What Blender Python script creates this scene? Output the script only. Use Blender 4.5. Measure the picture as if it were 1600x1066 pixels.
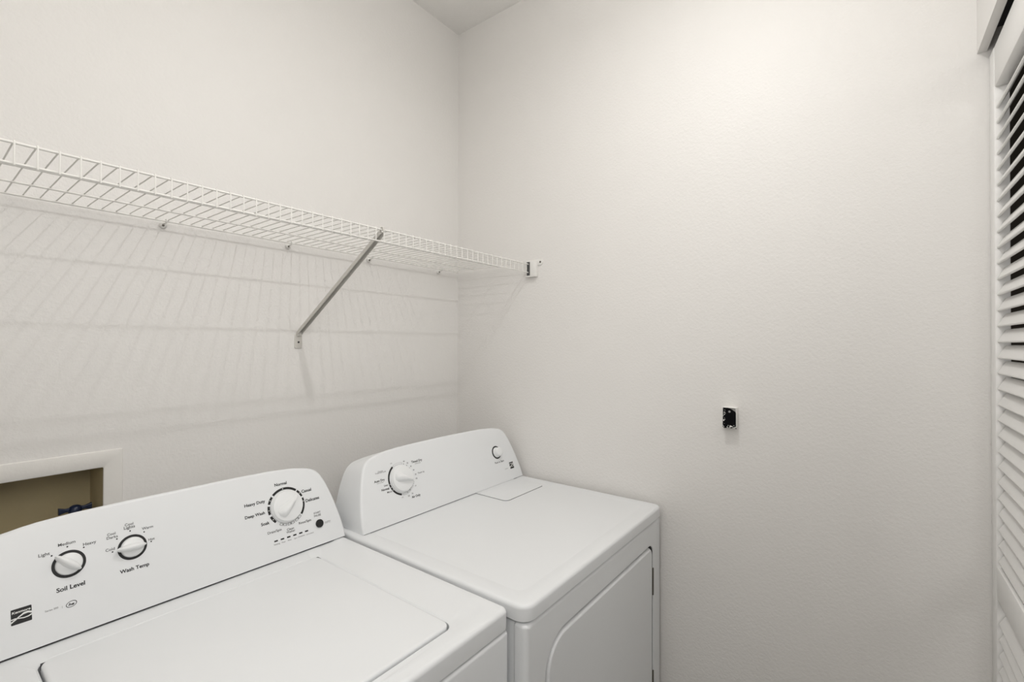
import bpy, bmesh, math, random
from math import sin, cos, pi, radians
from mathutils import Matrix, Vector

for _o in list(bpy.data.objects):
    bpy.data.objects.remove(_o, do_unlink=True)
SC = bpy.context.scene
COL = SC.collection
random.seed(7)

# ------------------------------------------------------------------ camera
CAM = Vector((-1.5325, -1.4754, 1.4534))
YAW, PITCH, ROLL, FPX = 0.91984, 0.006676, 0.001755, 731.18
fw = Vector((sin(YAW)*cos(PITCH), cos(YAW)*cos(PITCH), sin(PITCH)))
rt = Vector((cos(YAW), -sin(YAW), 0))
up = rt.cross(fw)
rc = rt*cos(ROLL) + up*sin(ROLL)
uc = up*cos(ROLL) - rt*sin(ROLL)
cam = bpy.data.cameras.new('camera')
cam.sensor_fit = 'HORIZONTAL'
cam.sensor_width = 36
cam.lens = 36*FPX/1600
cam.clip_start = 0.01
cam_o = bpy.data.objects.new('camera', cam)
COL.objects.link(cam_o)
R3 = Matrix((rc, uc, -fw)).transposed()
cam_o.matrix_world = Matrix.Translation(CAM) @ R3.to_4x4()
SC.camera = cam_o

# ------------------------------------------------------------------ world, light, exposure
SC.view_settings.view_transform = 'Standard'
SC.view_settings.look = 'None'
SC.view_settings.gamma = 1
SC.view_settings.use_curve_mapping = False
SC.view_settings.exposure = -0.04
world = bpy.data.worlds.new('world')
SC.world = world
world.use_nodes = True
world.node_tree.nodes['Background'].inputs[0].default_value = (1, .98, .95, 1)
world.node_tree.nodes['Background'].inputs[1].default_value = 0.01
LAMP = (-0.75, -1.10, 2.65)
BULB_STRENGTH = 8.0
BULB_R = 0.03
# the closet's ceiling lamp: most of its light is thrown downwards, some sideways
lp = bpy.data.lights.new('lamp_glow', 'POINT')
lp.energy = 3.1
lp.shadow_soft_size = .013
lp.color = (1, .99, .975)
lpo = bpy.data.objects.new('lamp_glow', lp)
COL.objects.link(lpo)
lpo.location = LAMP
ld = bpy.data.lights.new('lamp_downlight', 'AREA')
ld.shape = 'DISK'; ld.size = .026
ld.energy = 4.3
ld.color = (1, .99, .975)
ldo = bpy.data.objects.new('lamp_downlight', ld)
COL.objects.link(ldo)
ldo.location = (LAMP[0], LAMP[1], LAMP[2]-.016)
# added fill light in the hall, shining in through the open half of the doorway
al = bpy.data.lights.new('hall_fill_light', 'AREA')
al.shape = 'RECTANGLE'; al.size = .9; al.size_y = .9
al.energy = 12
al.color = (1, .985, .96)
alo = bpy.data.objects.new('hall_fill_light', al)
COL.objects.link(alo)
alo.location = (-1.9, -2.75, 2.25)
alo.rotation_euler = Vector((0.75, 1.9, -1.0)).to_track_quat('-Z', 'Y').to_euler()

# added soft fill light without a real source, high at the closet's left side
fl = bpy.data.lights.new('soft_fill_light', 'POINT')
fl.energy = 8.6
fl.shadow_soft_size = .3
fl.color = (1, .99, .975)
flo = bpy.data.objects.new('soft_fill_light', fl)
COL.objects.link(flo)
flo.location = (-1.49, -1.34, 1.92)

# second added fill light, turned up to bounce off the ceiling
f2 = bpy.data.lights.new('bounce_fill_light', 'SPOT')
f2.energy = 30
f2.shadow_soft_size = .10
f2.spot_size = 2.2
f2.spot_blend = .6
f2.color = (1, .99, .975)
f2o = bpy.data.objects.new('bounce_fill_light', f2)
COL.objects.link(f2o)
f2o.location = (-1.25, -1.36, 1.95)
f2o.rotation_euler = (pi, 0, 0)

# ------------------------------------------------------------------ materials
def mat(name, col, rough=.5, metal=0, spec=.5, bump=None, mottle=0, emit=None):
    m = bpy.data.materials.new(name)
    m.use_nodes = True
    nt = m.node_tree
    b = nt.nodes['Principled BSDF']
    b.inputs['Base Color'].default_value = (*col, 1)
    b.inputs['Roughness'].default_value = rough
    b.inputs['Metallic'].default_value = metal
    b.inputs['Specular IOR Level'].default_value = spec
    if emit:
        b.inputs['Emission Color'].default_value = (*emit[0], 1)
        b.inputs['Emission Strength'].default_value = emit[1]
    tc = nt.nodes.new('ShaderNodeTexCoord')
    if mottle:
        n = nt.nodes.new('ShaderNodeTexNoise')
        n.inputs['Scale'].default_value = 9
        n.inputs['Detail'].default_value = 5
        nt.links.new(tc.outputs['Object'], n.inputs['Vector'])
        r = nt.nodes.new('ShaderNodeMapRange')
        r.inputs['To Min'].default_value = 1-mottle
        r.inputs['To Max'].default_value = 1+mottle
        nt.links.new(n.outputs['Fac'], r.inputs['Value'])
        mx = nt.nodes.new('ShaderNodeVectorMath'); mx.operation = 'SCALE'
        mx.inputs[0].default_value = col
        nt.links.new(r.outputs['Result'], mx.inputs['Scale'])
        nt.links.new(mx.outputs['Vector'], b.inputs['Base Color'])
    if bump:
        sc, st, dist = bump
        n = nt.nodes.new('ShaderNodeTexNoise')
        n.inputs['Scale'].default_value = sc
        n.inputs['Detail'].default_value = 3
        n.inputs['Roughness'].default_value = .55
        nt.links.new(tc.outputs['Object'], n.inputs['Vector'])
        bp = nt.nodes.new('ShaderNodeBump')
        bp.inputs['Strength'].default_value = st
        bp.inputs['Distance'].default_value = dist
        nt.links.new(n.outputs['Fac'], bp.inputs['Height'])
        nt.links.new(bp.outputs['Normal'], b.inputs['Normal'])
    return m

M_WALL = mat('wall_paint', (.800, .782, .757), .50, bump=(150, .40, .0025), mottle=.012)
M_HALL = mat('hall_painted_shade', (.085, .070, .052), .7, bump=(90, .3, .003), mottle=.02)  # the hall's darkness is put into this colour, seen between the door slats
M_CEIL = mat('ceiling_paint', (.86, .845, .82), .8, bump=(70, .5, .004), mottle=.02)
M_FLOOR = mat('floor_tile', (.50, .48, .45), .45, bump=(30, .2, .002), mottle=.08)
M_ENAMEL = mat('white_enamel', (.775, .787, .795), .36, bump=(260, .03, .001), mottle=.006)
M_PANEL = mat('white_panel_plastic', (.775, .787, .795), .38, mottle=.004)
M_KNOB = mat('white_knob_plastic', (.81, .82, .82), .35, mottle=.004)
M_INK = mat('black_print', (.008, .008, .008), .45, mottle=.05)
M_GREYINK = mat('grey_print', (.07, .07, .07), .5, mottle=.05)
M_PALEINK = mat('pale_grey_print', (.30, .30, .30), .5, mottle=.05)
M_WHITEINK = mat('white_print', (.78, .78, .76), .4, mottle=.01)
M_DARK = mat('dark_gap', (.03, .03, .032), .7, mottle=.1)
M_WIRE = mat('vinyl_coated_wire', (.80, .785, .75), .35, mottle=.02)
M_PLASTIC = mat('white_plastic_bracket', (.82, .81, .78), .4, mottle=.02)
M_STRUT = mat('painted_steel_strut', (.62, .60, .56), .6, mottle=.03)
M_SCREW = mat('screw_steel', (.16, .15, .13), .4, metal=.7, mottle=.1)
M_DOOR = mat('door_paint', (.82, .81, .79), .42, bump=(60, .08, .001), mottle=.01)
M_TRIM = mat('header_paint', (.80, .785, .76), .45, bump=(80, .2, .002), mottle=.01)
M_BOX = mat('yellowed_box_plastic', (.40, .335, .20), .55, bump=(45, .2, .002), mottle=.16)
M_FRAME = mat('painted_box_frame', (.79, .77, .735), .5, bump=(90, .25, .002), mottle=.03)
M_VALVE = mat('dark_blue_handle', (.008, .016, .045), .35, mottle=.1)
M_BRASS = mat('dull_brass', (.35, .25, .10), .4, metal=.8, mottle=.1)
M_BLACK = mat('black_foam', (.004, .004, .005), .95, spec=.15, bump=(300, .5, .002), mottle=.2)
M_GALV = mat('galvanised_steel', (.45, .45, .44), .4, metal=.8, mottle=.06)
M_BULB = mat('lit_bulb', (.9, .9, .9), .4, emit=((1.0, .99, .975), BULB_STRENGTH), mottle=.001)

# ------------------------------------------------------------------ helpers
WORLD_ORG = {}

def put(name, me, m, parent=None, smooth=None, label=None):
    """link a mesh whose vertices are in world space; its origin goes to its own centre"""
    vs = [v.co for v in me.vertices]
    c = Vector([(min(v[i] for v in vs)+max(v[i] for v in vs))/2 for i in range(3)])
    me.transform(Matrix.Translation(-c))
    if m is not None:
        me.materials.clear()
        me.materials.append(m)
    if smooth is not None:
        me.polygons.foreach_set('use_smooth', [True]*len(me.polygons))
        if smooth < 180:
            me.set_sharp_from_angle(angle=radians(smooth))
    o = bpy.data.objects.new(name, me)
    COL.objects.link(o)
    WORLD_ORG[o] = c
    if parent is not None:
        o.parent = parent
        o.location = c - WORLD_ORG[parent]
    else:
        o.location = c
    if label:
        o['label'] = label
    return o

def from_bm(name, bm, m, parent=None, smooth=None, label=None):
    bmesh.ops.recalc_face_normals(bm, faces=bm.faces[:])
    me = bpy.data.meshes.new(name)
    bm.to_mesh(me); bm.free()
    return put(name, me, m, parent, smooth, label)

def thing(name, label, cat, loc, group=None):
    o = bpy.data.objects.new(name, None)
    COL.objects.link(o)
    o.location = loc
    o.empty_display_size = .05
    WORLD_ORG[o] = Vector(loc)
    o['label'] = label; o['category'] = cat
    if group: o['group'] = group
    return o

def structure(o):
    o['kind'] = 'structure'
    return o

def copy_part(o, delta, parent):
    c = o.copy()
    COL.objects.link(c)
    c.parent = parent
    c.location = o.location + Vector(delta)
    WORLD_ORG[c] = WORLD_ORG[o] + Vector(delta)
    return c

def frame(org, x, y):
    x = Vector(x).normalized(); y = Vector(y).normalized(); z = x.cross(y)
    m = Matrix((x, y, z)).transposed().to_4x4()
    return Matrix.Translation(Vector(org)) @ m

I4 = Matrix.Identity(4)

def box(bm, a, b, M=I4, bevel=0, seg=2):
    r = bmesh.ops.create_cube(bm, size=1)
    vs = r['verts']
    for v in vs:
        v.co = Vector([(a[i]+b[i])/2 + v.co[i]*(b[i]-a[i]) for i in range(3)])
    if bevel:
        es = list({e for v in vs for e in v.link_edges})
        r2 = bmesh.ops.bevel(bm, geom=es, offset=bevel, segments=seg, affect='EDGES', profile=.5)
        vs = list({v for f in r2['faces'] for v in f.verts} | {v for v in vs if v.is_valid})
    for v in vs:
        v.co = M @ v.co

def rr(x0, x1, y0, y1, r, n=6):
    """rounded rectangle, CCW; r = radius or 4 radii (x0y0, x1y0, x1y1, x0y1)"""
    rs = [r]*4 if not isinstance(r, (list, tuple)) else r
    out = []
    for (cx, cy, a0), q in zip(((x0, y0, pi), (x1, y0, 1.5*pi), (x1, y1, 0), (x0, y1, .5*pi)), rs):
        q = max(q, 1e-5)
        ox = cx + (q if cx == x0 else -q); oy = cy + (q if cy == y0 else -q)
        for k in range(n+1):
            a = a0 + k/n*pi/2
            out.append((ox+q*cos(a), oy+q*sin(a)))
    return out

def rri(x0, x1, y0, y1, r, d, n=6):
    rs = [r]*4 if not isinstance(r, (list, tuple)) else r
    return rr(x0+d, x1-d, y0+d, y1-d, [max(q-d, 1e-4) for q in rs], n)

def loft(bm, rings, M=I4, cap0=True, cap1=True):
    """rings: list of (2d points, height)"""
    L = []
    for pts, h in rings:
        if isinstance(h, (int, float)):
            h = [h]*len(pts)
        L.append([bm.verts.new(M @ Vector((p[0], p[1], q))) for p, q in zip(pts, h)])
    n = len(L[0])
    for a, b in zip(L, L[1:]):
        for i in range(n):
            j = (i+1) % n
            bm.faces.new((a[i], a[j], b[j], b[i]))
    if cap0: bm.faces.new(L[0][::-1])
    if cap1: bm.faces.new(L[-1])
    return L

def edge_arc(r, k=4):
    """(inset, drop) pairs going from the vertical side to the flat top"""
    return [(r*(1-cos(i/k*pi/2)), r*(1-sin(i/k*pi/2))) for i in range(k+1)]

def slab(bm, x0, x1, y0, y1, rad, h0, h1, bev, M=I4, n=6, k=4):
    rings = [(rri(x0, x1, y0, y1, rad, 0, n), h0)]
    for ins, dr in edge_arc(bev, k):
        rings.append((rri(x0, x1, y0, y1, rad, ins, n), h1-dr))
    loft(bm, rings, M)

def tube(bm, pts, r, n=8, cap=True):
    pts = [Vector(p) for p in pts]
    rings = []
    ref = None
    for i, p in enumerate(pts):
        if i == 0: t = pts[1]-p
        elif i == len(pts)-1: t = p-pts[i-1]
        else: t = (pts[i+1]-p).normalized() + (p-pts[i-1]).normalized()
        t.normalize()
        if ref is None:
            ref = Vector((0, 0, 1)) if abs(t.z) < .9 else Vector((1, 0, 0))
        a = t.cross(ref).normalized(); b = a.cross(t).normalized(); ref = b
        rad = r[i] if isinstance(r, (list, tuple)) else r
        rings.append([bm.verts.new(p + a*rad*cos(2*pi*k/n) + b*rad*sin(2*pi*k/n)) for k in range(n)])
    for a, b in zip(rings, rings[1:]):
        for k in range(n):
            j = (k+1) % n
            bm.faces.new((a[k], a[j], b[j], b[k]))
    if cap:
        bm.faces.new(rings[0][::-1]); bm.faces.new(rings[-1])

def circ(cx, cy, r, n=32, a0=0):
    return [(cx+r*cos(a0+2*pi*k/n), cy+r*sin(a0+2*pi*k/n)) for k in range(n)]

def lathe(bm, prof, M, n=32, cx=0, cy=0):
    loft(bm, [(circ(cx, cy, max(r, 1e-5), n), h) for r, h in prof], M)

def arc_band(bm, cx, cy, ri, ro, a0, a1, h, M, n=None):
    """flat printed band; angles in degrees clockwise from 12 o'clock"""
    n = n or max(2, int(abs(a1-a0)/5))
    A = [radians(a0+(a1-a0)*k/n) for k in range(n+1)]
    o = [(cx+ro*sin(a), cy+ro*cos(a)) for a in A]
    i = [(cx+ri*sin(a), cy+ri*cos(a)) for a in A]
    lo = [[bm.verts.new(M @ Vector((p[0], p[1], z))) for p in L] for L in (o, i) for z in (0, h)]
    o0, o1, i0, i1 = lo
    for k in range(n):
        bm.faces.new((o1[k], o1[k+1], i1[k+1], i1[k]))
        bm.faces.new((o0[k], o0[k+1], o1[k+1], o1[k]))
        bm.faces.new((i0[k+1], i0[k], i1[k], i1[k+1]))
    bm.faces.new((o0[0], o1[0], i1[0], i0[0])); bm.faces.new((o0[n], i0[n], i1[n], o1[n]))

def text_mesh(s, M, p0, p1, bold=0.0, shear=0.0, h=.0003, height=None):
    """lettering from p0 to p1 (baseline ends) in the 2d frame M, lifted by h"""
    cu = bpy.data.curves.new('t', 'FONT')
    cu.body = s; cu.size = 1; cu.extrude = .004; cu.offset = bold; cu.shear = shear
    cu.resolution_u = 3
    to = bpy.data.objects.new('t', cu)
    me = bpy.data.meshes.new_from_object(to)
    bpy.data.objects.remove(to); bpy.data.curves.remove(cu)
    xs = [v.co.x for v in me.vertices]
    x0, x1 = min(xs), max(xs)
    d = Vector((p1[0]-p0[0], p1[1]-p0[1]))
    d = Vector((d.x, d.y*.0))
    k = d.length/(x1-x0)
    ky = k
    if height:
        ys = [v.co.y for v in me.vertices]
        ky = height/max(ys)
    yb = (p0[1]+p1[1])/2
    for v in me.vertices:
        v.co = M @ Vector((p0[0]+(v.co.x-x0)*k, yb+v.co.y*ky, h+v.co.z*.01))
    return me

def cut_poly(bm, co, no):
    bmesh.ops.bisect_plane(bm, geom=bm.verts[:]+bm.edges[:]+bm.faces[:], plane_co=co, plane_no=no)

# ------------------------------------------------------------------ the room
LW = -1.86     # left wall
CZ = 2.855     # ceiling
HX0, HX1, HZ0, HZ1 = -1.45, -1.2275, 1.0, 1.155      # hole for the outlet box
bm = bmesh.new()
box(bm, (LW-.1, 0, 0), (HX0, .14, CZ)); box(bm, (HX1, 0, 0), (.1, .14, CZ))
box(bm, (HX0, 0, 0), (HX1, .14, HZ0)); box(bm, (HX0, 0, HZ1), (HX1, .14, CZ))
structure(from_bm('wall_back', bm, M_WALL))
bm = bmesh.new(); box(bm, (0, -1.733, 0), (.1, 0, CZ)); structure(from_bm('wall_right', bm, M_WALL))
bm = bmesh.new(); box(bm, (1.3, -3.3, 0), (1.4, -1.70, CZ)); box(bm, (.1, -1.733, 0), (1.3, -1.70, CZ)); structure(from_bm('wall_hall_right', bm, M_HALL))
bm = bmesh.new(); box(bm, (LW-.1, -1.80, 0), (LW, 0, CZ)); structure(from_bm('wall_left', bm, M_WALL))
bm = bmesh.new(); box(bm, (LW-1.2, -1.733, CZ), (.1, .14, CZ+.1)); structure(from_bm('ceiling', bm, M_CEIL))
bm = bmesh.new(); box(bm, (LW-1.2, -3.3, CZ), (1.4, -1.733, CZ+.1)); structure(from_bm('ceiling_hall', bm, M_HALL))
bm = bmesh.new(); box(bm, (LW-1.2, -3.3, -.1), (1.4, .14, 0)); structure(from_bm('floor', bm, M_FLOOR))
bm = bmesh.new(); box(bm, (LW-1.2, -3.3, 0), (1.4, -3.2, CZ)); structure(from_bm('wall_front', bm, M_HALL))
bm = bmesh.new(); box(bm, (LW, -1.80, 2.22), (0, -1.68, CZ)); box(bm, (LW, -1.6965, 2.137), (0, -1.68, 2.22)); box(bm, (LW, -1.80, 2.137), (0, -1.75, 2.22)); structure(from_bm('wall_over_door', bm, M_TRIM))
bm = bmesh.new(); box(bm, (LW-1.2, -1.80, 0), (LW-.1, -1.68, CZ)); structure(from_bm('wall_beside_door', bm, M_WALL))
bm = bmesh.new(); box(bm, (LW-1.3, -3.3, 0), (LW-1.2, -1.68, CZ)); structure(from_bm('wall_hall', bm, M_HALL))
bm = bmesh.new(); box(bm, (LW+.01, -1.735, 2.185), (-.004, -1.705, 2.219)); structure(from_bm('trim_1', bm, M_DARK))

# ------------------------------------------------------------------ louvered folding door
DY0, DY1 = -1.700, -1.7255
def door_leaf(name, xr, w):
    root = bpy.data.objects.new(name, None); COL.objects.link(root)
    root.location = (xr, DY0, 0.02); WORLD_ORG[root] = Vector(root.location)
    root['kind'] = 'structure'
    st = .046
    for a, b in ((xr-st, xr), (xr-w, xr-w+st)):
        bm = bmesh.new(); box(bm, (a, DY1, .02), (b, DY0, 2.122), bevel=.003); from_bm('stile', bm, M_DOOR, root, 30)
    for nm, z0, z1 in (('top_rail', 2.030, 2.122), ('lock_rail', .888, .960), ('bottom_rail', .02, .16)):
        bm = bmesh.new(); box(bm, (xr-w+st, DY1+.001, z0), (xr-st, DY0-.001, z1), bevel=.003)
        from_bm(nm, bm, M_DOOR, root, 30)
    # one slat, then copies
    bm = bmesh.new()
    L = .0330; T = .0055; ang = radians(62)
    prof = []
    for cx, s in ((L/2-T/2, 1), (-(L/2-T/2), -1)):
        for k in range(5):
            a = -pi/2 + k/4*pi
            prof.append((cx + s*T/2*cos(a), s*T/2*sin(a)))
    # along the slat: inner edge low, outer edge high
    def tr(p):
        yy = -p[0]*cos(ang) - p[1]*sin(ang)*0 + p[1]*sin(ang)
        zz = p[0]*sin(ang) + p[1]*cos(ang)
        return (yy, zz)
    yc = (DY0+DY1)/2
    A = [bm.verts.new((xr-w+st+.001, yc+tr(p)[0], 1.5+tr(p)[1])) for p in prof]
    B = [bm.verts.new((xr-st-.001, yc+tr(p)[0], 1.5+tr(p)[1])) for p in prof]
    n = len(A)
    for i in range(n): bm.faces.new((A[i], A[(i+1) % n], B[(i+1) % n], B[i]))
    bm.faces.new(A[::-1]); bm.faces.new(B)
    s0 = from_bm('slat', bm, M_DOOR, root, 50)
    zs = [.9845+.0349*i for i in range(30)] + [.184+.0349*i for i in range(20)]
    base = WORLD_ORG[s0].z
    first = True
    for z in zs:
        if first:
            s0.location.z += z-base; WORLD_ORG[s0] = WORLD_ORG[s0]+Vector((0, 0, z-base)); first = False; zz0 = z
        else:
            copy_part(s0, (0, 0, z-zz0), root)
    return root
door_leaf('door_1', -.003, .408)
door_leaf('door_2', -.414, .408)

# ------------------------------------------------------------------ wire shelf
shelf = thing('wire_shelf', 'long white ventilated wire shelf on the back wall above the washer and dryer', 'shelf', (-.9, -.2, 1.775))
ZS = 1.7745; YF = -.4033; ZL = 1.7382; WR = .00135; RR = .0023
for (y, z, x1) in ((-.026, ZS-WR-RR, -.029), (-.139, ZS-WR-RR, -.043), (-.266, ZS-WR-RR, -.036), (YF+WR+RR*.6, ZS-WR-RR*.9, -.008), (YF+WR+RR, ZL, -.008)):
    bm = bmesh.new(); tube(bm, [(LW+.004, y, z), (x1, y, z)], RR, 10); from_bm('rod', bm, M_WIRE, shelf, 60)
bm = bmesh.new()
w0x = -1.3965
pts = [(w0x, -.021, ZS), (w0x, -.2, ZS), (w0x, YF+.004, ZS)]
for k in range(1, 5):
    a = k/4*pi/2
    pts.append((w0x, YF+.004-.004*sin(a), ZS-.004+.004*cos(a)))
pts.append((w0x, YF, ZL-.003))
tube(bm, pts, WR, 6)
wire0 = from_bm('wire', bm, M_WIRE, shelf, 60)
for k in range(-17, 53):
    if k == 0: continue
    x = w0x + .02625*k
    if x < LW+.01 or x > -.017: continue
    copy_part(wire0, (.02625*k, 0, 0), shelf)
# wall clips under the rear rod
for i, x in enumerate((-1.447, -1.1125, -.7804, -.4777, -.1243)):
    bm = bmesh.new()
    lathe(bm, [(.0085, 0), (.0085, .006), (.007, .010), (.004, .012)], frame((x, 0, 1.764), (1, 0, 0), (0, 0, 1)), 16)
    ring = [(x+.001, -.026-.0046*sin(a), ZS-WR-RR+.0046*cos(a)) for a in [radians(d) for d in range(-150, 151, 25)]]
    tube(bm, [(x+.001, -.008, 1.767)]+ring, .0022, 6)
    c = from_bm('wall_clip', bm, M_PLASTIC, shelf, 40)
    bm = bmesh.new()
    lathe(bm, [(.003, 0), (.003, .0006), (.0015, .0012)], frame((x-.002, -.012, 1.762), (1, 0, 0), (0, 0, 1)), 10)
    from_bm('screw', bm, M_SCREW, c, 40)
# diagonal support brace
p_top = Vector((-.7175, -.397, 1.762)); p_bot = Vector((-.7435, -.006, 1.487))
d = (p_top-p_bot); L = d.length; d.normalize()
side = Vector((1, 0, 0)) - d*d.x; side.normalize()
F = Matrix((side, d, side.cross(d))).transposed().to_4x4(); F = Matrix.Translation(p_bot) @ F
bm = bmesh.new()
w, t, hh = .0080, .0016, .011
# open channel: web on top, two flanges down
prof = [(-w, -hh/2), (-w, hh/2), (w, hh/2), (w, -hh/2), (w-t, -hh/2), (w-t, hh/2-t), (-w+t, hh/2-t), (-w+t, -hh/2)]
A = [bm.verts.new(F @ Vector((a, 0, -b))) for a, b in prof]
B = [bm.verts.new(F @ Vector((a, L, -b))) for a, b in prof]
for i in range(8): bm.faces.new((A[i], A[(i+1) % 8], B[(i+1) % 8], B[i]))
bm.faces.new(A[::-1]); bm.faces.new(B)
strut = from_bm('support_brace', bm, M_STRUT, shelf, 30)
bm = bmesh.new()
ztop = Vector((p_top.x, YF, ZS))
tube(bm, [p_top - d*.004, (p_top.x, YF+.012, ZS-.002), (p_top.x, YF+.006, ZS+.0035), (p_top.x, YF-.003, ZS+.001), (p_top.x, YF-.0035, ZS-.008)], .0028, 8)
from_bm('hook', bm, M_STRUT, strut, 60)
FW = frame((0, 0, 0), (1, 0, 0), (0, 0, 1))       # local x = right, y = up, height = out from back wall
bm = bmesh.new(); slab(bm, -.7557, -.7318, 1.4385, 1.489, [.003, .003, .010, .010], 0, .0035, .001, FW, 4, 2)
box(bm, (-.7510, 1.478, .003), (-.7365, 1.492, .010), FW, bevel=.001)
foot = from_bm('mounting_foot', bm, M_STRUT, strut, 40)
bm = bmesh.new(); lathe(bm, [(.0032, .0030), (.0032, .0040), (.0018, .0046)], FW @ Matrix.Translation((-.7438, 1.4585, 0)), 14)
from_bm('screw', bm, M_DARK, foot, 40)
# end bracket on the side wall
bm = bmesh.new()
box(bm, (-.017, -.437, 1.720), (0, -.4085, 1.7845), bevel=.0015)
box(bm, (-.017, -.4085, 1.720), (-.0, -.389, 1.7255), bevel=.001)
box(bm, (-.004, -.4085, 1.7255), (0, -.389, 1.7845))
box(bm, (-.017, -.4085, 1.7795), (-.0, -.389, 1.7845), bevel=.001)
FS = frame((0, 0, 0), (0, -1, 0), (0, 0, 1))      # on the side wall: local x = -y, y = up, height = -x
slab(bm, .425, .4600, 1.7655, 1.7885, .011, 0, .004, .001, FS, 6, 2)
eb = from_bm('end_bracket', bm, M_PLASTIC, shelf, 40)
bm = bmesh.new(); lathe(bm, [(.0042, .003), (.0042, .0048), (.002, .0056)], FS @ Matrix.Translation((.450, 1.777, 0)), 14)
from_bm('screw', bm, M_SCREW, eb, 40)
bm = bmesh.new(); box(bm, (-.0155, -.408, 1.7258), (-.0042, -.3935, 1.7790)); from_bm('slot', bm, M_GREYINK, eb)

# ------------------------------------------------------------------ recessed outlet box
ob = thing('outlet_box', 'beige recessed plumbing outlet box set in the back wall behind the washer', 'outlet box', (-1.339, .05, 1.0))
bm = bmesh.new()
o_in = rr(HX0+.001, HX1-.001, HZ0+.001, HZ1-.001, .003, 3)
loft(bm, [(rr(-1.4900, -1.1915, .96, 1.194, .004, 3), 0), (rr(-1.4885, -1.193, .962, 1.1925, .004, 3), .003),
          (rr(-1.484, -1.197, .966, 1.188, .004, 3), .004), (rr(HX0-.002, HX1+.002, HZ0-.002, HZ1+.002, .003, 3), .004),
          (o_in, .002), (o_in, -.003), (rr(-1.4900, -1.1915, .96, 1.194, .004, 3), 0)], FW, False, False)
from_bm('frame', bm, M_FRAME, ob, 30)
bm = bmesh.new()
loft(bm, [(rr(HX0+.0008, HX1-.0008, HZ0+.0008, HZ1-.0008, .003, 3), -.001), (rr(HX0+.004, HX1-.004, HZ0+.004, HZ1-.004, .006, 3), -.112)], FW, False, True)
from_bm('recess', bm, M_BOX, ob, 50)
vl = bmesh.new()
tube(vl, [(-1.269, .056, 1.004), (-1.269, .056, 1.034)], .011, 16)
tube(vl, [(-1.269, .056, 1.022), (-1.283, .020, 1.022)], .009, 14)
valve = from_bm('valve', vl, M_BRASS, ob, 50)
bm = bmesh.new()
lathe(bm, [(.012, 0), (.0125, .012), (.0125, .020), (.010, .0255), (.005, .028)], Matrix.Translation((-1.269, .056, 1.033)), 20)
for s in (-1, 1):
    loft(bm, [(rr(-.004, .004, -.005, .005, .002, 3), 0), (rr(-.0035, .0035, -.0045, .0045, .002, 3), .018), (rr(-.0045, .0045, -.0075, .0085, .002, 3), .0300)],
         Matrix.Translation((-1.269, .056, 1.052)) @ Matrix(((0, 0, s, 0), (1, 0, 0, 0), (0, 1, 0, 0), (0, 0, 0, 1))))
from_bm('handle', bm, M_VALVE, valve, 50, label='dark blue valve handle')

# ------------------------------------------------------------------ shared appliance builders
OUT = [(0, 0), (.018, .0005), (.035, .002), (.053, .0045), (.070, .008), (.086, .011), (.10, .0143), (.12, .0195), (.14, .0255), (.155, .0305), (.17, .037), (.180, .043),
       (.187, .049), (.193, .0565), (.197, .064), (.201, .075), (.204, .088), (.2073, .105), (.210, .125), (.2135, .175), (.215, .25), (.216, .35)]
TH = radians(20)

def console(root, x0, x1, y0, z0, yb):
    xc = (x0+x1)/2; hw = (x1-x0)/2
    right = [(xc+hw-i, v) for v, i in OUT if hw-i > .02]
    left = [(2*xc-p[0], p[1]) for p in right[::-1]]
    poly = right + left            # starts base right, over the top, to base left; CCW
    n = len(poly)
    def inset(d):
        out = []
        for i in range(n):
            a, b, c = Vector(poly[i-1]), Vector(poly[i]), Vector(poly[(i+1) % n])
            e1 = (b-a).normalized(); e2 = (c-b).normalized()
            n1 = Vector((-e1.y, e1.x)); n2 = Vector((-e2.y, e2.x))
            m = (n1+n2); m.normalize()
            k = 1/max(.4, m.dot(n1))
            q = b + m*d*k
            if i in (0, n-1): q = Vector((b.x + (-d if i == 0 else d), b.y))
            out.append((q.x, q.y))
        return out
    Mc = Matrix.Translation((0, y0, z0)) @ Matrix(((1, 0, 0, 0), (0, sin(TH), -cos(TH), 0), (0, cos(TH), sin(TH), 0), (0, 0, 0, 1)))
    bm = bmesh.new()
    r = .007
    rings = []
    # back ring: same x and height, but on the vertical back plane
    P0 = []
    for p in poly:
        z = p[1]*cos(TH); y = y0 + p[1]*sin(TH)
        P0.append(Vector((p[0], yb, z0+z*(1-.125*(p[1]/.216)**2))))
    back = [bm.verts.new(q) for q in P0]
    def ringv(pts, h):
        return [bm.verts.new(Mc @ Vector((p[0], p[1], h))) for p in pts]
    L = [back]
    for ins, dr in edge_arc(r, 5):
        L.append(ringv(inset(ins), -dr))
    for a, b in zip(L, L[1:]):
        for i in range(n):
            j = (i+1) % n
            bm.faces.new((a[i], a[j], b[j], b[i]))
    bm.faces.new(L[-1]); bm.faces.new(L[0][::-1])
    o = from_bm('control_panel', bm, M_PANEL, root, 35)
    return o, Mc

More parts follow.
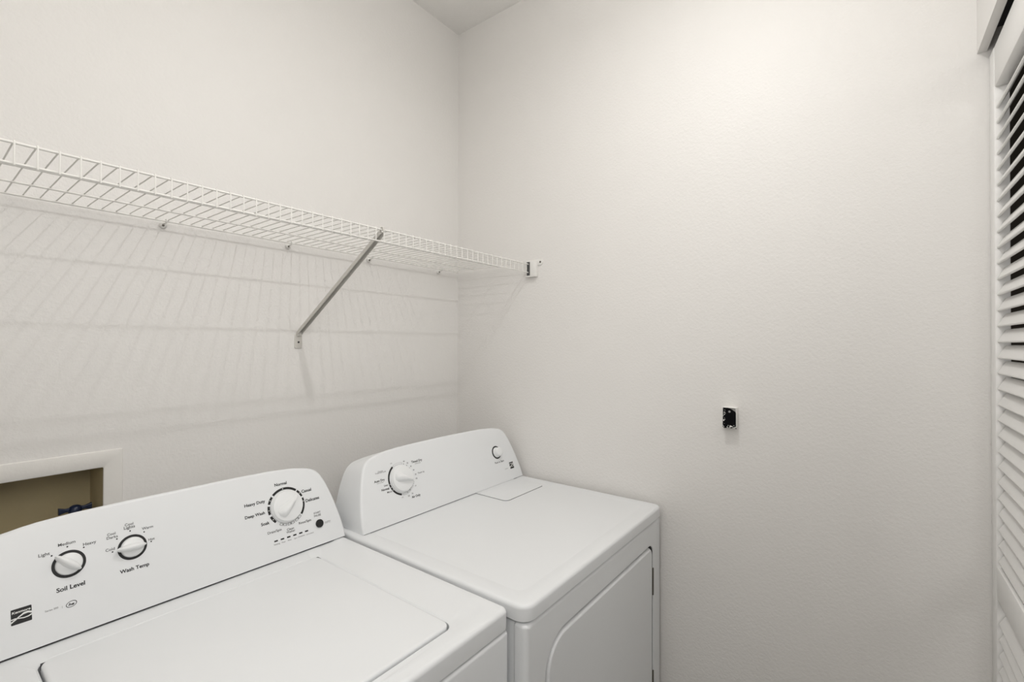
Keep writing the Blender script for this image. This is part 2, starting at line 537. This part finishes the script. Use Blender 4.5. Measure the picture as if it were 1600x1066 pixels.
def small_knob(root, Mc, cu, cv, ang, R=.0188):
    """round skirt with a narrow pointer grip that overhangs the rim"""
    bm = bmesh.new()
    K = Mc @ Matrix.Translation((cu, cv, 0)) @ Matrix.Rotation(-radians(ang), 4, 'Z')   # local +y = pointer
    lathe(bm, [(R, .0005), (R, .004), (R-.001, .0055), (R-.0035, .0065), (.002, .0075)], K, 40)
    kb = from_bm('knob', bm, M_KNOB, root, 50)
    bm = bmesh.new()
    tip = R*1.42; tail = -R*1.05
    st = [(tail, .0012, .0065, .014), (tail*.8, .0032, .004, .0190), (tail*.3, .0052, .004, .0215), (R*.3, .0052, .004, .0215), (R*.8, .0040, .004, .0200), (R*1.15, .0028, .005, .0175), (tip, .0010, .009, .0150)]
    L = []
    for y, hw, h0, h1 in st:
        L.append([bm.verts.new(K @ Vector(q)) for q in ((-hw*1.5, y, h0), (hw*1.5, y, h0), (hw*.9, y, h1-.002), (hw*.3, y, h1), (-hw*.3, y, h1), (-hw*.9, y, h1-.002))])
    for a, b in zip(L, L[1:]):
        for i in range(6): bm.faces.new((a[i], a[(i+1) % 6], b[(i+1) % 6], b[i]))
    bm.faces.new(L[0][::-1]); bm.faces.new(L[-1])
    from_bm('grip', bm, M_KNOB, kb, 50)
    return kb

def big_knob(root, Mc, cu, cv, ang, R, H):
    bm = bmesh.new()
    K = Mc @ Matrix.Translation((cu, cv, 0)) @ Matrix.Rotation(-radians(ang), 4, 'Z')
    lathe(bm, [(R, .0005), (R, .004), (R-.0008, .0052), (R-.0016, .006), (R-.0022, H-.004), (R-.0035, H-.0012), (R-.0065, H), (.002, H)], K, 56)
    kb = from_bm('knob', bm, M_KNOB, root, 40)
    bm = bmesh.new()
    R2 = R-.005
    st = [(-R2*.88, .0030, H-.001, H+.001), (-R2*.78, .0085, H-.001, H+.008), (-R2*.5, .0100, H-.001, H+.0145), (0, .0072, H-.001, H+.0155), (R2*.45, .0045, H-.001, H+.0125), (R2*.8, .0025, H-.001, H+.007), (R2*.97, .0012, H-.001, H+.001)]
    L = []
    for y, hw, h0, h1 in st:
        L.append([bm.verts.new(K @ Vector(q)) for q in ((-hw*1.5, y, h0), (hw*1.5, y, h0), (hw*.95, y, h0+(h1-h0)*.6), (hw*.45, y, h1), (-hw*.45, y, h1), (-hw*.95, y, h0+(h1-h0)*.6))])
    for a, b in zip(L, L[1:]):
        for i in range(6): bm.faces.new((a[i], a[(i+1) % 6], b[(i+1) % 6], b[i]))
    bm.faces.new(L[0][::-1]); bm.faces.new(L[-1])
    g = from_bm('grip', bm, M_KNOB, kb, 60)
    return kb

def letters(cp, Mc, items, m, bold=0, height=None):
    for s, a, b in items:
        put('lettering', text_mesh(s, Mc, a, b, bold=bold, height=height), m, cp)

def dots(cp, Mc, pts, r, m, h=.0004, nm='dot'):
    for p in pts:
        bm = bmesh.new(); loft(bm, [(circ(p[0], p[1], r, 12), .0), (circ(p[0], p[1], r, 12), h)], Mc)
        from_bm(nm, bm, m, cp)

def badge(cp, Mc, x0, x1, v0, v1, label):
    bm = bmesh.new(); slab(bm, x0, x1, v0, v1, .001, 0, .0006, .0002, Mc, 3, 1)
    b = from_bm('badge', bm, M_INK, cp, 30, label)
    w = x1-x0; h = v1-v0
    put('lettering', text_mesh('Kenmore', Mc, (x0+w*.05, v0+h*.715), (x1-w*.05, v0+h*.715), bold=.025, shear=.1, h=.0008, height=h*.15), M_WHITEINK, b)
    for curve in (((0, .14, .24), (.2, .27, .37), (.42, .43, .52), (.62, .53, .655), (.82, .545, .67), (1, .47, .60)),
                  ((0, .335, .405), (.2, .365, .43), (.42, .315, .375), (.62, .27, .335), (.82, .28, .355), (1, .34, .435))):
        bm = bmesh.new()
        N = 24
        def ev(t, j):
            for a, c in zip(curve, curve[1:]):
                if t <= c[0]+1e-9:
                    k = (t-a[0])/(c[0]-a[0]); k = k*k*(3-2*k)*.5 + k*.5
                    return a[j]+(c[j]-a[j])*k
            return curve[-1][j]
        lo = [bm.verts.new(Mc @ Vector((x0+w*i/N, v0+h*ev(i/N, 1), .0008))) for i in range(N+1)]
        hi = [bm.verts.new(Mc @ Vector((x0+w*i/N, v0+h*ev(i/N, 2), .0008))) for i in range(N+1)]
        for i in range(N): bm.faces.new((lo[i], lo[i+1], hi[i+1], hi[i]))
        from_bm('swoosh', bm, M_WHITEINK, b)

# ------------------------------------------------------------------ washer
wash = thing('washing_machine', 'white top-loading washing machine with three dials, left of the dryer', 'washing machine', (-1.1445, -.54, 0))
WX0, WX1, WYF, WYB, WZ = -1.502, -.7875, -.903, -.185, .927
bm = bmesh.new()
rings = [(rri(WX0+.002, WX1-.002, WYF-.001, WYB, .010, 0), .03)]
for ins, dr in edge_arc(.008, 4): rings.append((rri(WX0+.002, WX1-.002, WYF-.001, WYB, .010, ins), .8835-dr))
loft(bm, rings)
from_bm('cabinet', bm, M_ENAMEL, wash, 40)
for fx in (WX0+.06, WX1-.06):
    for fy in (WYF+.06, WYB-.06):
        bm = bmesh.new(); lathe(bm, [(.02, 0), (.022, .01), (.012, .014), (.012, .035)], Matrix.Translation((fx, fy, 0)), 16)
        from_bm('foot', bm, M_DARK, wash, 40)
# deck with the lid opening
LX0, LX1, LYF, LYB = -1.388, -.899, -.850, -.386
g = .0035
bm = bmesh.new()
dr_ = [.016, .016, .016, .016]
rings = [(rri(WX0, WX1, WYF, WYB, dr_, .004), .886), (rri(WX0, WX1, WYF, WYB, dr_, 0), .888)]
for ins, dr in edge_arc(.009, 5): rings.append((rri(WX0, WX1, WYF, WYB, dr_, ins), WZ-dr))
rings.append((rr(WX0+.030, WX1-.030, WYF+.030, WYB-.030, .05), WZ))
rings.append((rr(WX0+.040, WX1-.040, WYF+.036, WYB-.036, .055), WZ-.0022))
rings.append((rr(LX0-g-.003, LX1+g+.003, LYF-g-.003, LYB+g+.003, .022), WZ-.0022))
rings.append((rr(LX0-g, LX1+g, LYF-g, LYB+g, .020), WZ-.0045))
rings.append((rr(LX0-g, LX1+g, LYF-g, LYB+g, .020), WZ-.026))
loft(bm, rings, cap0=True, cap1=True)
deck = from_bm('deck', bm, M_ENAMEL, wash, 35)
# finger notch in the front edge of the opening
cb = bmesh.new(); slab(cb, -1.235, -1.088, LYF-.028, LYF+.012, .013, WZ-.020, WZ+.02, .001)
cme = bpy.data.meshes.new('c'); cb.to_mesh(cme); cb.free()
co = bpy.data.objects.new('c', cme); COL.objects.link(co)
md = deck.modifiers.new('b', 'BOOLEAN'); md.operation = 'DIFFERENCE'; md.object = co; md.solver = 'EXACT'
bpy.context.view_layer.update()
nme = bpy.data.meshes.new_from_object(deck.evaluated_get(bpy.context.evaluated_depsgraph_get()))
deck.modifiers.clear(); deck.data = nme
bpy.data.objects.remove(co)
bm = bmesh.new(); box(bm, (-1.232, LYF-.024, WZ-.0195), (-1.091, LYF+.010, WZ-.0185)); from_bm('notch_shade_pad', bm, M_DARK, wash)  # dark pad that paints the shade at the bottom of the notch
bm = bmesh.new()
rings = [(rr(LX0, LX1, LYF, LYB, .018), WZ-.024)]
for ins, dr in edge_arc(.005, 4): rings.append((rri(LX0, LX1, LYF, LYB, .018, ins), WZ+.001-dr))
loft(bm, rings)
from_bm('lid', bm, M_ENAMEL, wash, 40)
for hx in (LX0+.004, LX1-.004):
    bm = bmesh.new(); box(bm, (hx-.003, LYB-.018, WZ-.012), (hx+.003+.002, LYB-.003, WZ-.0012), bevel=.001); from_bm('hinge', bm, M_DARK, wash)
bm = bmesh.new(); box(bm, (WX0+.004, -.334, WZ-.001), (WX1-.003, WYB-.002, WZ+.0006)); from_bm('panel_gasket', bm, M_DARK, wash)

cp, Mc = console(wash, WX0+.001, WX1+.0025, -.3365, WZ+.0022, -.195)
letters(cp, Mc, [('Light', (-1.3766, .1472), (-1.3617, .1472)), ('Medium', (-1.3504, .1572), (-1.3266, .1572)), ('Heavy', (-1.3163, .1474), (-1.2972, .1474)),
 ('Cold', (-1.2847, .1255), (-1.2707, .1255)), ('Cool', (-1.2804, .1543), (-1.2676, .1543)), ('Darks', (-1.2815, .1476), (-1.2645, .1476)),
 ('Cool', (-1.2522, .1645), (-1.2384, .1645)), ('Lights', (-1.2541, .1584), (-1.2362, .1584)), ('Warm', (-1.2254, .1490), (-1.2066, .1490)), ('Hot', (-1.2166, .1246), (-1.2060, .1246)),
 ('Rinse/Spin', (-.9068, .0650), (-.8738, .0650)), ('Clean', (-.9388, .0588), (-.9211, .0588)), ('Washer', (-.9410, .0530), (-.9186, .0530)), ('Drain/Spin', (-.9850, .0643), (-.9514, .0643)),
 ('START', (-.8641, .0781), (-.8449, .0781)), ('PAUSE', (-.8641, .0710), (-.8451, .0710))], M_GREYINK, .010)
letters(cp, Mc, [('Soil Level', (-1.3561, .0785), (-1.3173, .0785)), ('Wash Temp', (-1.2661, .0776), (-1.2193, .0776)),
 ('Normal', (-.9514, .1721), (-.9203, .1721)), ('Casual', (-.8862, .1402), (-.8595, .1402)), ('Delicates', (-.8795, .1142), (-.8418, .1142)),
 ('Soak', (-.9969, .0877), (-.9770, .0877)), ('Deep Wash', (-1.0302, .1136), (-.9843, .1136)), ('Heavy Duty', (-1.0278, .1405), (-.9797, .1405))], M_INK, .024)
letters(cp, Mc, [('Series 200', (-1.3721, .0522), (-1.3549, .0522)), ('|', (-1.3500, .0512), (-1.3496, .0512)),
 ('Cancel/Reset', (-.8386, .0500), (-.8219, .0500)), ('Hold 3 sec', (-.8379, .0470), (-.8225, .0470)),
 ('Sensing', (-.9749, .0350), (-.9603, .0350)), ('Wash', (-.9563, .0346), (-.9467, .0346)), ('Rinse', (-.9406, .0347), (-.9316, .0347)),
 ('Spin', (-.9248, .0342), (-.9174, .0342)), ('Complete', (-.9148, .0346), (-.8964, .0346)), ('Lid Locked', (-.8926, .0340), (-.8737, .0340))], M_PALEINK, .01)
dots(cp, Mc, [(-1.3596, .1445), (-1.3381, .1535), (-1.3155, .1447), (-1.2745, .1223), (-1.2662, .1444), (-1.2446, .1534), (-1.2223, .1445), (-1.2123, .1221)], .0013, M_INK)
for cu, cv, a in ((-1.3372, .1226, -45.5), (-1.2432, .1215, -88.5)):
    bm = bmesh.new(); arc_band(bm, cu, cv, .0192, .0238, 0, 360, .0004, Mc, 48); from_bm('dial_ring', bm, M_INK, cp)
    small_knob(wash, Mc, cu, cv, a)
# oval mark
ovx, ovy = -1.3375, .0525
bm = bmesh.new()
loft(bm, [([(ovx+.0074*cos(t)+.0012*sin(t), ovy+.0053*sin(t)) for t in [2*pi*k/32 for k in range(32)]], .0004),
          ([(ovx+.0065*cos(t)+.0012*sin(t), ovy+.0045*sin(t)) for t in [2*pi*k/32 for k in range(32)]], .0004)], Mc, False, False)
ov = from_bm('oval_mark', bm, M_INK, cp)
put('lettering', text_mesh('he', Mc, (ovx-.0042, ovy-.0021), (ovx+.0038, ovy-.0021), bold=.03, shear=.25, height=.0042), M_INK, ov)
badge(cp, Mc, -1.4131, -1.3881, .0477, .0726, 'black badge with white script')
# main dial
DC = (-.9300, .118)
for a0, a1 in ((-41, 42), (46, 71), (77, 130), (-134, -110), (-103, -77), (-71, -47)):
    bm = bmesh.new(); arc_band(bm, *DC, .0414, .0470, a0, a1, .0004, Mc); from_bm('dial_mark', bm, M_INK, cp)
for a0, a1 in ((136, 158), (164, 185), (190, 211)):
    for ri, ro in ((.0414, .0419), (.0465, .0470)):
        bm = bmesh.new(); arc_band(bm, *DC, ri, ro, a0, a1, .0004, Mc); from_bm('dial_outline', bm, M_GREYINK, cp)
    for a in (a0, a1):
        bm = bmesh.new(); arc_band(bm, *DC, .0414, .0470, a-.4, a+.4, .0004, Mc); from_bm('dial_outline', bm, M_GREYINK, cp)
def polar(c, r, a): return (c[0]+r*sin(radians(a)), c[1]+r*cos(radians(a)))
dots(cp, Mc, [polar(DC, .0442, a) for a in (-4, 58, 88, -122, -90, -59)], .0012, M_WHITEINK, .0008)
dots(cp, Mc, [polar(DC, .0442, a) for a in (147, 175, 201)], .0013, M_INK, .0008)
big_knob(wash, Mc, DC[0], DC[1], 52, .0402, .0125)
for u in (-.9685, -.9528, -.9371, -.9215, -.9060, -.8905):
    bm = bmesh.new(); slab(bm, u-.0043, u+.0043, .0421, .0455, .0008, 0, .0005, .0002, Mc, 3, 1); from_bm('indicator', bm, M_INK, cp)
bm = bmesh.new(); lathe(bm, [(.0104, 0), (.0104, .0025), (.0095, .0035), (.004, .0030)], Mc @ Matrix.Translation((-.8533, .0520, 0)), 32)
from_bm('start_button', bm, M_INK, wash, 40, label='round black push button')

# ------------------------------------------------------------------ dryer
dry = thing('clothes_dryer', 'white front-loading clothes dryer in the corner, right of the washer', 'dryer', (-.397, -.57, 0))
DX0, DX1, DYF, DYB, DZ = -.7775, -.016, -.938, -.215, .930
bm = bmesh.new(); slab(bm, DX0+.0065, DX1-.0095, -.9035, DYB, .004, .03, .8915, .004); from_bm('cabinet', bm, M_ENAMEL, dry, 40)
for fx in (DX0+.08, DX1-.08):
    for fy in (DYF+.08, DYB-.08):
        bm = bmesh.new(); lathe(bm, [(.02, 0), (.022, .01), (.012, .014), (.012, .035)], Matrix.Translation((fx, fy, 0)), 16)
        from_bm('foot', bm, M_DARK, dry, 40)
FF = frame((0, -.905, 0), (1, 0, 0), (0, 0, 1))
px0, px1, pz0, pz1 = DX0+.0035, DX1-.0075, .03, .8925
QX0, QX1, QZ0, QZ1 = -.700, -.0925, .26, .8225
qr = [.07, .028, .028, .075]
rings = [(rri(px0, px1, pz0, pz1, .009, 0, 8), .001)]
for ins, dr in edge_arc(.011, 5): rings.append((rri(px0, px1, pz0, pz1, .009, ins, 8), .0300-dr))
rings.append((rri(QX0, QX1, QZ0, QZ1, qr, -.0065, 8), .0300)); rings.append((rri(QX0, QX1, QZ0, QZ1, qr, -.0050, 8), .0280))
rings.append((rri(QX0, QX1, QZ0, QZ1, qr, -.0050, 8), .006))
bm = bmesh.new(); loft(bm, rings, FF); from_bm('front_panel', bm, M_ENAMEL, dry, 35)
bm = bmesh.new()
rings = [(rri(QX0, QX1, QZ0, QZ1, qr, -.001, 8), .007), (rri(QX0, QX1, QZ0, QZ1, qr, -.001, 8), .012), (rri(QX0, QX1, QZ0, QZ1, qr, .0005, 8), .019)]
rings += [(rri(QX0, QX1, QZ0, QZ1, qr, .0030, 8), .0255), (rri(QX0, QX1, QZ0, QZ1, qr, .0065, 8), .0298), (rri(QX0, QX1, QZ0, QZ1, qr, .0095, 8), .0312)]
loft(bm, rings, FF); dr_o = from_bm('door', bm, M_ENAMEL, dry, 25)
bm = bmesh.new()
loft(bm, [(rri(QX0, QX1, QZ0, QZ1, qr, -.0047, 8), .0065), (rri(QX0, QX1, QZ0, QZ1, qr, -.0047, 8), .0272), (rri(QX0, QX1, QZ0, QZ1, qr, -.0012, 8), .0240), (rri(QX0, QX1, QZ0, QZ1, qr, -.0012, 8), .0065)], FF, False, False)
from_bm('gap_shade_ring', bm, M_DARK, dr_o, 30, label='dark ring painted as shade in the gap around the door')  # dark ring added to paint the shade inside the door gap
for z in (.709, .389):
    bm = bmesh.new(); box(bm, (-.0932, -.9372, z-.042), (-.0880, -.928, z+.042), bevel=.0005); from_bm('hinge', bm, M_SCREW, dr_o, 30, label='dark steel door hinge')
# lid / top panel
bm = bmesh.new()
dr4 = [.030, .026, .004, .004]
rings = [(rri(DX0, DX1, DYF, DYB, dr4, .004), .8945), (rri(DX0, DX1, DYF, DYB, dr4, 0), .898)]
for ins, dr in edge_arc(.009, 5): rings.append((rri(DX0, DX1, DYF, DYB, dr4, ins), DZ-dr))
rings.append((rr(DX0+.040, DX1-.040, DYF+.040, DYB-.04, .03), DZ))
rings.append((rr(DX0+.0425, DX1-.0425, DYF+.0425, DYB-.0425, .028), DZ-.0008))
rings.append((rr(DX0+.047, DX1-.047, DYF+.047, DYB-.047, .026), DZ-.0008))
loft(bm, rings); from_bm('top_panel', bm, M_ENAMEL, dry, 30)
bm = bmesh.new(); slab(bm, -.300, -.083, -.516, -.378, [.018, .010, .002, .002], DZ-.001, DZ+.0014, .0006); lint = from_bm('lint_screen_cover', bm, M_ENAMEL, dry, 30)
bm = bmesh.new(); slab(bm, -.3012, -.0818, -.5172, -.378, [.019, .011, .002, .002], DZ-.001, DZ+.0001, .0001); from_bm('cover_seam', bm, M_GREYINK, lint)
bm = bmesh.new(); box(bm, (-.756, -.3775, DZ-.001), (-.022, DYB-.01, DZ+.0004)); from_bm('panel_gasket', bm, M_DARK, dry)
cp, Md = console(dry, -.7600, -.0185, -.3805, DZ+.0020, -.238)
bm = bmesh.new(); box(bm, (-.71, -.2385, DZ), (-.07, -.235, 1.05)); from_bm('rear_panel', bm, M_GALV, dry, 30)

letters(cp, Md, [('Timed Dry', (-.5479, .1542), (-.5034, .1542)), ('Auto Dry', (-.6946, .1256), (-.6580, .1256)), ('Air Only', (-.5756, .0518), (-.5413, .0518)),
                 ('Normal', (-.6759, .0974), (-.6487, .0974))], M_INK, .024)
letters(cp, Md, [('Touch Up', (-.5322, .1175), (-.5054, .1175)), ('Less', (-.6639, .1084), (-.6509, .1084)), ('More', (-.6582, .0873), (-.6416, .0873)),
                 ('Push to Start', (-.1648, .0734), (-.1114, .0734))], M_INK, .006)
letters(cp, Md, [('(minutes)', (-.5351, .1485), (-.5130, .1485)), ('(time varies)', (-.6862, .1207), (-.6641, .1207)), ('Energy', (-.6748, .1522), (-.6578, .1522)),
                 ('Preferred Cycle', (-.6850, .1487), (-.6475, .1487)), ('Series 200', (-.1179, .0431), (-.1005, .0431))], M_PALEINK, .01)
for s, p in zip(('60', '50', '40', '30', '20', '10', '20', '10'), ((-.5756, .1658), (-.5635, .1580), (-.5534, .1458), (-.5457, .1324), (-.5420, .1180), (-.5420, .1047), (-.5700, .0653), (-.5849, .0612))):
    letters(cp, Md, [(s, (p[0]-.0028, p[1]-.0018), (p[0]+.0028, p[1]-.0018))], M_GREYINK, .01)
for p in ((-.6236, .1685), (-.5519, .0845), (-.6088, .0631)):
    letters(cp, Md, [('Off', (p[0]-.0034, p[1]-.0016), (p[0]+.0034, p[1]-.0016))], M_PALEINK, .005)
EC = (-.598, .1172)
bm = bmesh.new(); arc_band(bm, *EC, .0435, .0490, -166, -30, .0004, Md); from_bm('dial_mark', bm, M_INK, cp)
for a0, a1 in ((-26, 17), (113, 122), (128, 188)):
    for ri, ro in ((.0437, .0441), (.0484, .0488)):
        bm = bmesh.new(); arc_band(bm, *EC, ri, ro, a0, a1, .0004, Md); from_bm('dial_outline', bm, M_PALEINK, cp)
    for a in (a0, a1):
        bm = bmesh.new(); arc_band(bm, *EC, .0437, .0488, a-.3, a+.3, .0004, Md); from_bm('dial_outline', bm, M_PALEINK, cp)
dots(cp, Md, [polar(EC, .0455, a) for a in (25, 41, 57, 72, 87, 102, 150, 166)], .0012, M_INK)
dots(cp, Md, [polar(EC, .0463, a) for a in (-99, -111, -123)], .0012, M_WHITEINK, .0008)
big_knob(dry, Md, EC[0]+.0005, EC[1], 113, .0412, .0125)
SCN = (-.1415, .1137)
bm = bmesh.new(); arc_band(bm, *SCN, .0195, .0245, 0, 360, .0004, Md, 48); from_bm('dial_ring', bm, M_INK, cp)
bm = bmesh.new(); lathe(bm, [(.0192, .0005), (.0190, .004), (.0168, .005), (.0165, .0165), (.0155, .0190), (.0130, .0200), (.002, .0200)], Md @ Matrix.Translation((SCN[0], SCN[1], 0)), 40)
from_bm('start_knob', bm, M_KNOB, dry, 50)
badge(cp, Md, -.0855, -.0625, .0385, .0633, 'black badge with white script')

# ------------------------------------------------------------------ small mount on the side wall
wm = thing('wall_mount', 'small white wall box with black broken front, alone on the right-hand wall', 'wall box', (0, -1.145, 1.20))
FB = frame((0, 0, 0), (0, -1, 0), (0, 0, 1))
bm = bmesh.new()
a_, b_, c_, d_ = 1.1250, 1.1635, 1.206, 1.2650
loft(bm, [(rr(a_, b_, c_, d_, .002, 3), 0), (rr(a_, b_, c_, d_, .002, 3), .027), (rri(a_, b_, c_, d_, .002, .0008, 3), .028),
          (rri(a_, b_, c_, d_, .002, .0016, 3), .0275), (rri(a_, b_, c_, d_, .002, .0016, 3), .020)], FB)
from_bm('casing', bm, M_PLASTIC, wm, 40)
bm = bmesh.new()
pl = [(a_+.0008, c_+.001), (a_+.010, c_-.003), (a_+.018, c_+.001), (a_+.025, c_-.002), (a_+.032, c_+.002), (b_-.0007, c_+.004), (b_-.0007, d_-.0145), (b_-.0215, d_-.0008), (a_+.0035, d_-.0008)]
loft(bm, [(pl, .018), (pl, .0284)], FB); fr = from_bm('front_plate', bm, M_BLACK, wm, label='black crumbling plate')
bm = bmesh.new(); lathe(bm, [(.0032, .0284), (.0032, .0292), (.0024, .0292), (.0022, .0286), (.0004, .0286)], FB @ Matrix.Translation((1.1452, 1.2532, 0)), 14)
from_bm('screw', bm, M_GALV, fr, 40)
for k in range(46):
    if k < 32:
        u = a_+.002+random.random()*.037; v = c_ - .003 + abs(random.gauss(0, .006))
    else:
        u = a_+.003+random.random()*.006; v = c_+.01+random.random()*.045
    s = .0006+random.random()*.0012
    dark = v < c_ and random.random() < .6
    bm = bmesh.new()
    r = bmesh.ops.create_icosphere(bm, subdivisions=1, radius=s)
    for q in bm.verts: q.co = FB @ Vector((u+q.co.x*random.uniform(.6, 1.6), v+q.co.y, (.0286 if v > c_ else .0275)+q.co.z*.6))
    from_bm('flake', bm, M_BLACK if dark else M_PLASTIC, fr)

# ------------------------------------------------------------------ ceiling lamp (above the picture)
cl = thing('ceiling_lamp', 'small ceiling lamp with a round white globe', 'ceiling lamp', (LAMP[0], LAMP[1], CZ))
bm = bmesh.new(); lathe(bm, [(.060, 0), (.060, .010), (.045, .025), (.032, .040), (.026, .130)], frame((LAMP[0], LAMP[1], CZ), (1, 0, 0), (0, -1, 0)), 32)
from_bm('lamp_holder', bm, M_PLASTIC, cl, 40)
bm = bmesh.new(); bmesh.ops.create_uvsphere(bm, u_segments=24, v_segments=16, radius=BULB_R)
for v in bm.verts: v.co += Vector(LAMP) + Vector((0, 0, .048))
from_bm('bulb', bm, M_BULB, cl, 180)
